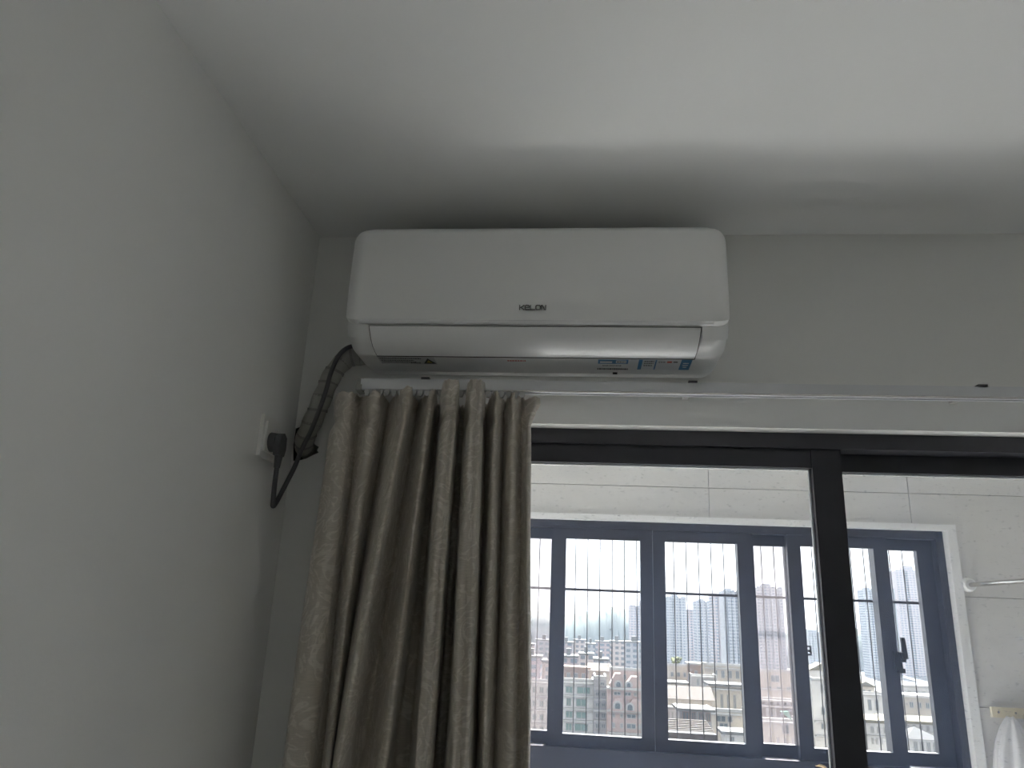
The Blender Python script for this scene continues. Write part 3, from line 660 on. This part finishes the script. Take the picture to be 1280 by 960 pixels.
def wall_box(root, X0, X1, Y, D, Z0, Z1, m, name='wall'): return box(name, X0, X1, Y, Y+D, Z0, Z1, m, root)
def tower(label, x0, x1, yt, Y, m, D=22, notches=2, crown=True, group=None):
    a, b = at(x0, yt, Y), at(x1, yt, Y); X0, X1, Z = a.x, b.x, (a.z+b.z)/2
    t = empty('apartment_tower', ((X0+X1)/2, Y, GZ)); tag(t, label, 'tower', group)
    W = X1-X0; pts = []; nb = notches+1; nw = W*0.10
    x = X0
    bw = (W-nw*notches)/nb
    for k in range(nb):
        pts += [(x, Y), (x+bw, Y)]
        if k < notches: pts += [(x+bw, Y+5), (x+bw+nw, Y+5)]
        x += bw+nw
    pts += [(X1, Y+D), (X0, Y+D)]
    bm = bmesh.new(); prism(bm, pts, 'z', GZ, Z); finish('shaft', bm, m, t)
    if crown:
        box('lift_house', X0+W*0.30, X0+W*0.58, Y+4, Y+D-4, Z, Z+W*0.16, m, t)
        for k in range(nb): box('parapet', X0+k*(bw+nw), X0+k*(bw+nw)+bw, Y, Y+1, Z, Z+1.2, m, t)
    return t
tower('left-hand tower just rising from behind the wooded hill', 787, 828, 758, 1000, TM1, notches=3)
tower('broad tower left in the pane with the yellow tree', 833, 857.5, 747, 900, TM2, notches=2)
tower('lowest tower in the row behind the flat roofs', 858.5, 870, 762, 950, TM1, notches=1, crown=False)
tower('narrow tower with stepped top in mid skyline', 869.5, 888.5, 752, 860, TM2, notches=2)
tower('tower flush with the left flank of the tallest block', 890, 904, 742, 820, TM1, notches=1, crown=False)
tower('tallest ribbed tower near the middle mullion', 903.5, 924, 739, 760, TM2, notches=3)
tower('wide tower seen through the insect screen', 946, 978, 735, 780, TM2, notches=3)
tower('short pale tower left of the door stile', 1010, 1020.5, 787, 1050, TM2, notches=1, crown=False)
tower('short pale tower touching the door stile', 1022, 1036, 790, 1050, TM2, notches=1, crown=False)
tower('slim pale tower right of the door stile', 1079, 1096, 737, 1000, TM2, notches=1)
tower('pale tower shoulder beside the window handle', 1104, 1118, 736, 1045, TM2, notches=1, crown=False)
tower('tallest pale tower in the right-hand pane', 1119.5, 1160, 714, 1080, TM1, notches=2)

WM = {}
def window_parts(root, X0, X1, Z0, Z1, Y, m='glass', fr='slab', arch=False):
    W, Hh = X1-X0, Z1-Z0; key = (round(W, 2), round(Hh, 2), m, fr, arch)
    if key not in WM:
        f = 0.16; bm = bmesh.new()
        if arch:
            def arc(r, y0):
                return [(-r, y0)] + [(r*math.cos(math.pi-math.pi*k/10), y0+(Hh-W/2)+r*math.sin(math.pi*k/10)) for k in range(11)] + [(r, y0)]
            o, i = arc(W/2+0.35, 0), arc(W/2-0.05, 0)
            for a, b in ((0, 1),): pass
            A = [bm.verts.new((p[0], -0.35, p[1])) for p in o]; B = [bm.verts.new((p[0], -0.35, p[1])) for p in i]
            A2 = [bm.verts.new((p[0], 0.1, p[1])) for p in o]; B2 = [bm.verts.new((p[0], 0.1, p[1])) for p in i]
            for k in range(len(o)-1):
                bm.faces.new((A[k], A[k+1], B[k+1], B[k])); bm.faces.new((A[k], A2[k], A2[k+1], A[k+1])); bm.faces.new((B[k], B[k+1], B2[k+1], B2[k]))
        else:
            for b in ((-W/2, W/2, Hh-f, Hh), (-W/2, W/2, 0, f), (-W/2, -W/2+f, f, Hh-f), (W/2-f, W/2, f, Hh-f), (-f/2, f/2, f, Hh-f)): abox(bm, b[0], b[1], -0.15, 0.1, b[2], b[3])
        bmesh.ops.recalc_face_normals(bm, faces=bm.faces)
        fm = bpy.data.meshes.new('window'); bm.to_mesh(fm); bm.free(); fm.materials.append(CM[fr])
        bm = bmesh.new()
        if arch: prism(bm, arc(W/2-0.04, 0), 'y', -0.05, 0.1)
        else: abox(bm, -W/2+f*.5, W/2-f*.5, -0.05, 0.1, f*.5, Hh-f*.5)
        bmesh.ops.recalc_face_normals(bm, faces=bm.faces)
        pm = bpy.data.meshes.new('pane'); bm.to_mesh(pm); bm.free(); pm.materials.append(CM[m])
        WM[key] = (fm, pm)
    fm, pm = WM[key]
    c = ((X0+X1)/2, Y, Z0)
    wv = link_mesh('window', fm, None, root, c); link_mesh('pane', pm, None, wv, c)

def house(label, x0, x1, yt, Y, wall, rows=(), slabs=(), D=7, roof='flat', cat='building', name='apartment_building', group=None, roofm='tan', glass='glass', frame='slab'):
    """rows: (photo y of window top, photo y of window bottom, [(px0, px1), ...]); slabs: photo y of projecting floor slabs"""
    a, b = at(x0, yt, Y), at(x1, yt, Y); X0, X1, Z = a.x, b.x, (a.z+b.z)/2; xm = (x0+x1)/2
    t = empty(name, ((X0+X1)/2, Y, GZ)); tag(t, label, cat, group)
    wall_box(t, X0, X1, Y, D, GZ, Z, CM[wall])
    W = X1-X0
    if roof in ('flat', 'none'): box('roof_deck', X0+.02, X1-.02, Y+.02, Y+D-.02, Z-.05, Z+.08, CM['deck'], t)
    if roof == 'flat':
        boxes('parapet', [(X0, X1, Y-.15, Y+.25, Z-.1, Z+.7), (X0, X0+.4, Y+.25, Y+D, Z-.1, Z+.7), (X1-.4, X1, Y+.25, Y+D, Z-.1, Z+.7)], CM['slab'], t)
    elif roof == 'slab':
        box('roof', X0-.8, X1+.8, Y-1.2, Y+D+.5, Z, Z+.6, CM[roofm], t)
    elif roof == 'gable':
        bm = bmesh.new(); prism(bm, [(X0-.6, Z-.1), (X1+.6, Z-.1), ((X0+X1)/2, Z+W*0.28)], 'y', Y-.6, Y+D+.4); finish('roof', bm, CM[roofm], t)
    elif roof == 'side':
        bm = bmesh.new(); prism(bm, [(Y-1.0, Z-.1), (Y+D+.6, Z-.1), (Y+D*0.55, Z+D*0.30)], 'x', X0-.6, X1+.6); finish('roof', bm, CM[roofm], t)
    elif roof == 'hip':
        bm = bmesh.new(); v = [bm.verts.new(p) for p in ((X0-.6, Y-.6, Z), (X1+.6, Y-.6, Z), (X1+.6, Y+D+.6, Z), (X0-.6, Y+D+.6, Z), ((X0+X1)/2, Y+D/2, Z+W*0.30))]
        for f in ((0,1,4), (1,2,4), (2,3,4), (3,0,4), (3,2,1,0)): bm.faces.new([v[i] for i in f])
        finish('roof', bm, CM[roofm], t)
    for yy in slabs:
        z = at(xm, yy, Y).z; box('floor_slab', X0, X1, Y-1.0, Y+.1, z-.22, z+.22, CM['slab'], t)
    for r in rows:
        zt, zb = at(xm, r[0], Y).z, at(xm, r[1], Y).z
        for wdw in r[2]:
            window_parts(t, at(wdw[0], r[0], Y).x, at(wdw[1], r[0], Y).x, zb, zt, Y, glass, frame, arch=len(wdw) > 2)
    return t
def ev(a, b, n, f=0.6):
    s = (b-a)/n; return [(a+s*k+s*(1-f)/2, a+s*k+s*(1+f)/2) for k in range(n)]

# far slabs of flats below the hill: too far for single windows
def far_block(label, x0, x1, yt, Y, m, group):
    a, b = at(x0, yt, Y), at(x1, yt, Y); t = empty('apartment_block', ((a.x+b.x)/2, Y, GZ)); tag(t, label, 'building', group)
    z = (a.z+b.z)/2
    box('wall', a.x, b.x, Y, Y+14, GZ, z, m, t)
    boxes('roof', [(a.x-.4, b.x+.4, Y-.4, Y+14.4, z, z+.8), (a.x+(b.x-a.x)*.35, a.x+(b.x-a.x)*.6, Y+4, Y+9, z+.7, z+3.4)], CM['canopy'], t)
FB = [(648, 668, 806, 520), (670, 690, 801, 480), (700, 716, 804, 500), (717, 732, 801, 540), (733, 744, 806, 470), (745, 762, 803, 520), (763, 781, 803, 470), (782, 806, 804, 440),
      (700, 722, 822, 330), (724, 742, 819, 350), (743, 760, 826, 320), (652, 676, 822, 330), (678, 694, 828, 310)]
FL = ['hazy block half hidden by the curtain, farther row', 'hazy block left of the first mullion, farther row', 'farther hazy block right of the first mullion', 'most distant small block below the hill', 'narrow hazy block third from the first mullion',
      'hazy block in the middle of the second pane', 'broad grey block left of the tower foot', 'broad beige block beside the thick mullion, below the lone tower', 'nearer hazy block just right of the first mullion', 'nearer hazy block above the green windowed terrace house',
      'nearer hazy block above the narrow grey bay house', 'nearer hazy block half hidden by the curtain', 'nearer hazy block just left of the first mullion']
for i, (x0, x1, yt, Y) in enumerate(FB):
    far_block(FL[i], x0, x1, yt, Y, (TM3, TM2, TM1)[i % 3], 'hazy blocks below the hill')

# ---- left panes
house('pale apartment house seen between curtain and first mullion', 640, 692, 852, 205, 'white', [(858, 866, ev(664, 690, 3)), (875, 883, ev(664, 690, 3)), (892, 900, ev(664, 690, 3)), (908, 916, ev(664, 690, 3))], (853, 870, 887, 904), glass='green')
house('brown walled house behind the green windowed terraces', 703, 735, 836, 250, 'brown', [(841, 848, ev(706, 734, 3, .5))], (834,), roof='slab', roofm='brown')
house('beige house behind the arched pink townhouse', 736, 762, 838, 262, 'beige', [(843, 849, ev(738, 760, 3, .5))], roof='side')
house('tall beige wing behind the pink gables', 763, 808, 838, 232, 'pink', [(843, 850, ev(766, 806, 4, .4))], roof='flat')
house('stepped terrace house with green tinted windows and white slabs', 702, 742, 852, 188, 'white',
      [(858, 867, [(707, 716), (721, 738)]), (873, 883, [(708, 714), (720, 733)]), (889, 898, [(707, 716), (720, 734)]), (904, 914, [(707, 715), (718, 735)])], (854, 870, 886, 901, 917), glass='green')
house('narrow grey bay house left of the pink townhouse', 742.5, 758, 849, 186, 'grey',
      [(852, 857, [(750, 756)]), (865, 871, ev(743, 758, 2, .7)), (878, 884, ev(743, 758, 2, .7)), (891, 898, ev(743, 758, 2, .7)), (904, 911, ev(743, 758, 2, .7))], (861, 875, 888, 901), D=10)
pt = house('pink gabled townhouse with white arched dormer windows', 759, 808, 862, 180, 'pink',
      [(865, 870, [(767, 776), (780, 789), (792, 796)]), (892, 898, [(765, 769), (775, 779), (783, 795), (798, 801)]), (904, 911, [(765, 769), (775, 779), (783, 795), (798, 801)])], (861, 889, 917), roof='none')
for nm, xa, xb, ya, yb in (('gable', 762, 783, 842, 862), ('gable', 782, 804, 846, 862), ('lower_gable', 763, 783, 873, 889), ('lower_gable', 783, 806, 874, 890)):
    Yg = 179.6 if nm == 'gable' else 178.8
    p, q, r = at(xa, yb, Yg), at(xb, yb, Yg), at((xa+xb)/2, ya, Yg)
    bm = bmesh.new(); prism(bm, [(p.x, p.z), (q.x, q.z), (q.x, q.z+(r.z-q.z)*0.35), (r.x+.6, r.z), (r.x-.6, r.z), (p.x, p.z+(r.z-p.z)*0.35)], 'y', Yg, Yg+3); finish('gable', bm, CM['pink'], pt)
for (xa, xb, ya, yb, Yg) in ((770, 776, 852, 858.5, 179.6), (783, 788.5, 853, 859, 179.6), (768.5, 775.5, 878, 886, 178.8), (784, 791, 880, 888, 178.8)):
    window_parts(pt, at(xa, ya, Yg).x, at(xb, ya, Yg).x, at(xa, yb, Yg).z, at(xa, ya, Yg).z, Yg, 'glass', 'slab', True)
# ---- pane with the yellow tree
house('low house under the yellow-green rooftop tree', 826, 862, 832, 300, 'beige', [(840, 846, ev(836, 860, 3, .5))], (851,))
house('brown rooftop house between the tree and the middle mullion', 862, 884, 831, 290, 'brown', [(838, 846, ev(866, 882, 2, .5))], roof='slab', roofm='slab')
house('house with red railing roof in front of the tallest tower', 880, 936, 832, 280, 'beige', [(838, 848, ev(890, 926, 4, .5))], (836,), roof='flat')
house('grey columned house with white eaves in mid distance', 864, 896, 846, 262, 'grey', [(848, 858, ev(868, 894, 3, .5))], (846,))
house('pale house with wide white roof slab beside the mullion', 888, 936, 858, 225, 'cream', [(868, 888, ev(898, 922, 3, .45))], (862,), roof='slab', roofm='canopy', glass='glass')
house('white flat-roofed house left in the middle pane', 826, 858, 855, 240, 'white', [(861, 867, ev(838, 856, 2, .6))], roof='slab', roofm='canopy')
house('house with broad tan tiled roof in the middle pane', 822, 890, 873, 216, 'beige', [(880, 886, ev(836, 850, 2, .5))], roof='side', D=9)
gh = house('low house with white canopy over four framed windows', 850, 889, 889, 190, 'grey', [(890, 901, [(853, 861), (864, 870), (873, 879), (882, 888)])], (), roof='slab', roofm='canopy', D=8, frame='brown')
house('beige block with two dark openings beside the canopy house', 888, 936, 890, 201, 'cream', [(895, 903, [(895, 907), (909, 915)]), (904, 910, [(899, 910)])], (893,), roof='flat')
house('pale corner house behind the lower left terrace', 822, 850, 886, 201, 'white', [(890, 904, ev(833, 848, 3, .4))], (884,))
ter = house('low house with ribbed tan roof at the pane bottom', 820, 896, 917, 172, 'tan', (), roof='none', D=14)
a, b = at(822, 917, 172), at(896, 917, 172)
for k in range(9):
    box('roof_rib', a.x, b.x, 172+0.4+k*1.5, 172+1.3+k*1.5, a.z-0.3, a.z+0.25+0.16*k, CM['tan'], ter)
house('small pale rooftop shed at the pane corner', 906, 934, 918, 168, 'white', [(921, 927, [(912, 918)])], roof='slab', roofm='canopy', D=5)
# ---- screened pane and the panes beside the door stile
house('beige house with one dark window behind the insect screen', 950, 996, 840, 270, 'beige', [(844, 853, [(963, 974)]), (858, 864, ev(955, 992, 3, .5))], (862,))
house('house with white canopies behind the insect screen', 945, 1000, 876, 215, 'tan', [(878, 881, ev(955, 990, 4, .6)), (886, 896, ev(955, 972, 2, .5))], (876, 883), roof='flat')
ah = house('pale block with grey window below the green awning', 948, 1002, 902, 190, 'cream', [(905, 917, [(977, 986)]), (922, 930, ev(958, 996, 4, .3))], (903,))
p = [at(975, 889, 188), at(985, 889, 188), at(990, 901, 188)]
bm = bmesh.new(); prism(bm, [(q.x, q.z) for q in p], 'y', 187.6, 188.2); finish('awning', bm, CM['awning'], ah)
house('tall pale house between screened pane and door stile', 1014, 1050, 851, 205, 'white', [(856, 866, ev(1022, 1046, 2, .5)), (884, 894, [(1026, 1032)]), (904, 912, ev(1024, 1044, 2, .6))], (849, 902, 920), roof='flat')
house('small hazy house with pitched roof left of the door stile', 1012, 1044, 838, 300, 'white', (), roof='gable', roofm='yellow')
# ---- panes right of the door stile
house('hazy house with peaked yellow roof right of the door stile', 1071, 1093, 858, 290, 'cream', [(862, 868, ev(1076, 1090, 2, .5))], roof='gable', roofm='yellow')
house('pale house under the hazy peaked yellow roof', 1062, 1106, 868, 235, 'white', [(874, 888, ev(1082, 1100, 2, .5))], (868,))
house('pale house with bright canopy left of the handle mullion', 1064, 1116, 903, 180, 'white', [(908, 916, ev(1086, 1110, 3, .5)), (922, 930, ev(1088, 1104, 3, .5))], (920,), roof='slab', roofm='yellow', D=10)
house('long hazy house near the right window jamb', 1118, 1185, 860, 280, 'white', [(864, 870, ev(1132, 1168, 4, .5))], (866,), roof='flat')
house('hazy pale block above the yellow canopy roof', 1122, 1190, 872, 240, 'beige', [(878, 886, ev(1134, 1164, 3, .5))], roof='slab', roofm='white')
house('white house with bright yellow canopy right of the handle', 1120, 1190, 905, 186, 'white', [(907, 914, ev(1130, 1172, 5, .45))], (916,), roof='slab', roofm='yellow', D=10)
pv = house('small white pavilion with pyramid roof by the right jamb', 1134, 1174, 924, 165, 'white', [(927, 942, ev(1140, 1172, 4, .6))], roof='hip', roofm='deck', cat='pavilion', name='garden_pavilion', D=7)

# rooftop tree
tp = at(847, 833, 299); tt = empty('rooftop_tree', (tp.x, 302, tp.z)); tag(tt, 'small yellow-green tree standing on a flat roof', 'tree')
bm = bmesh.new(); cyl(bm, (tp.x, 302, tp.z-0.5), (tp.x, 302, tp.z+1.5), 0.2, 8); finish('trunk', bm, CM['brown'], tt)
bm = bmesh.new()
for k in range(26):
    c = Vector((tp.x+random.uniform(-1.7, 1.7), 302+random.uniform(-1, 1), tp.z+1.6+random.uniform(-.7, 1.4)))
    bmesh.ops.create_icosphere(bm, subdivisions=1, radius=random.uniform(.35, .75), matrix=Matrix.Translation(c))
finish('crown', bm, CM['leaf'], tt)

# ------------------------------------------------------------------ haze over the city (a real scattering volume)
m = bpy.data.materials.new('city_haze'); m.use_nodes = True; N = m.node_tree.nodes; N.clear()
out = N.new('ShaderNodeOutputMaterial'); sc = N.new('ShaderNodeVolumeScatter')
sc.inputs['Color'].default_value = (0.046, 0.052, 0.061, 1); sc.inputs['Density'].default_value = 0.0012; sc.inputs['Anisotropy'].default_value = 0.25
m.node_tree.links.new(sc.outputs[0], out.inputs['Volume'])
hz = box('city_haze', -700, 1100, 40, 1450, GZ-1, 170, m)
tag(hz, 'pale blue haze hanging over the city', 'haze', kind='stuff')
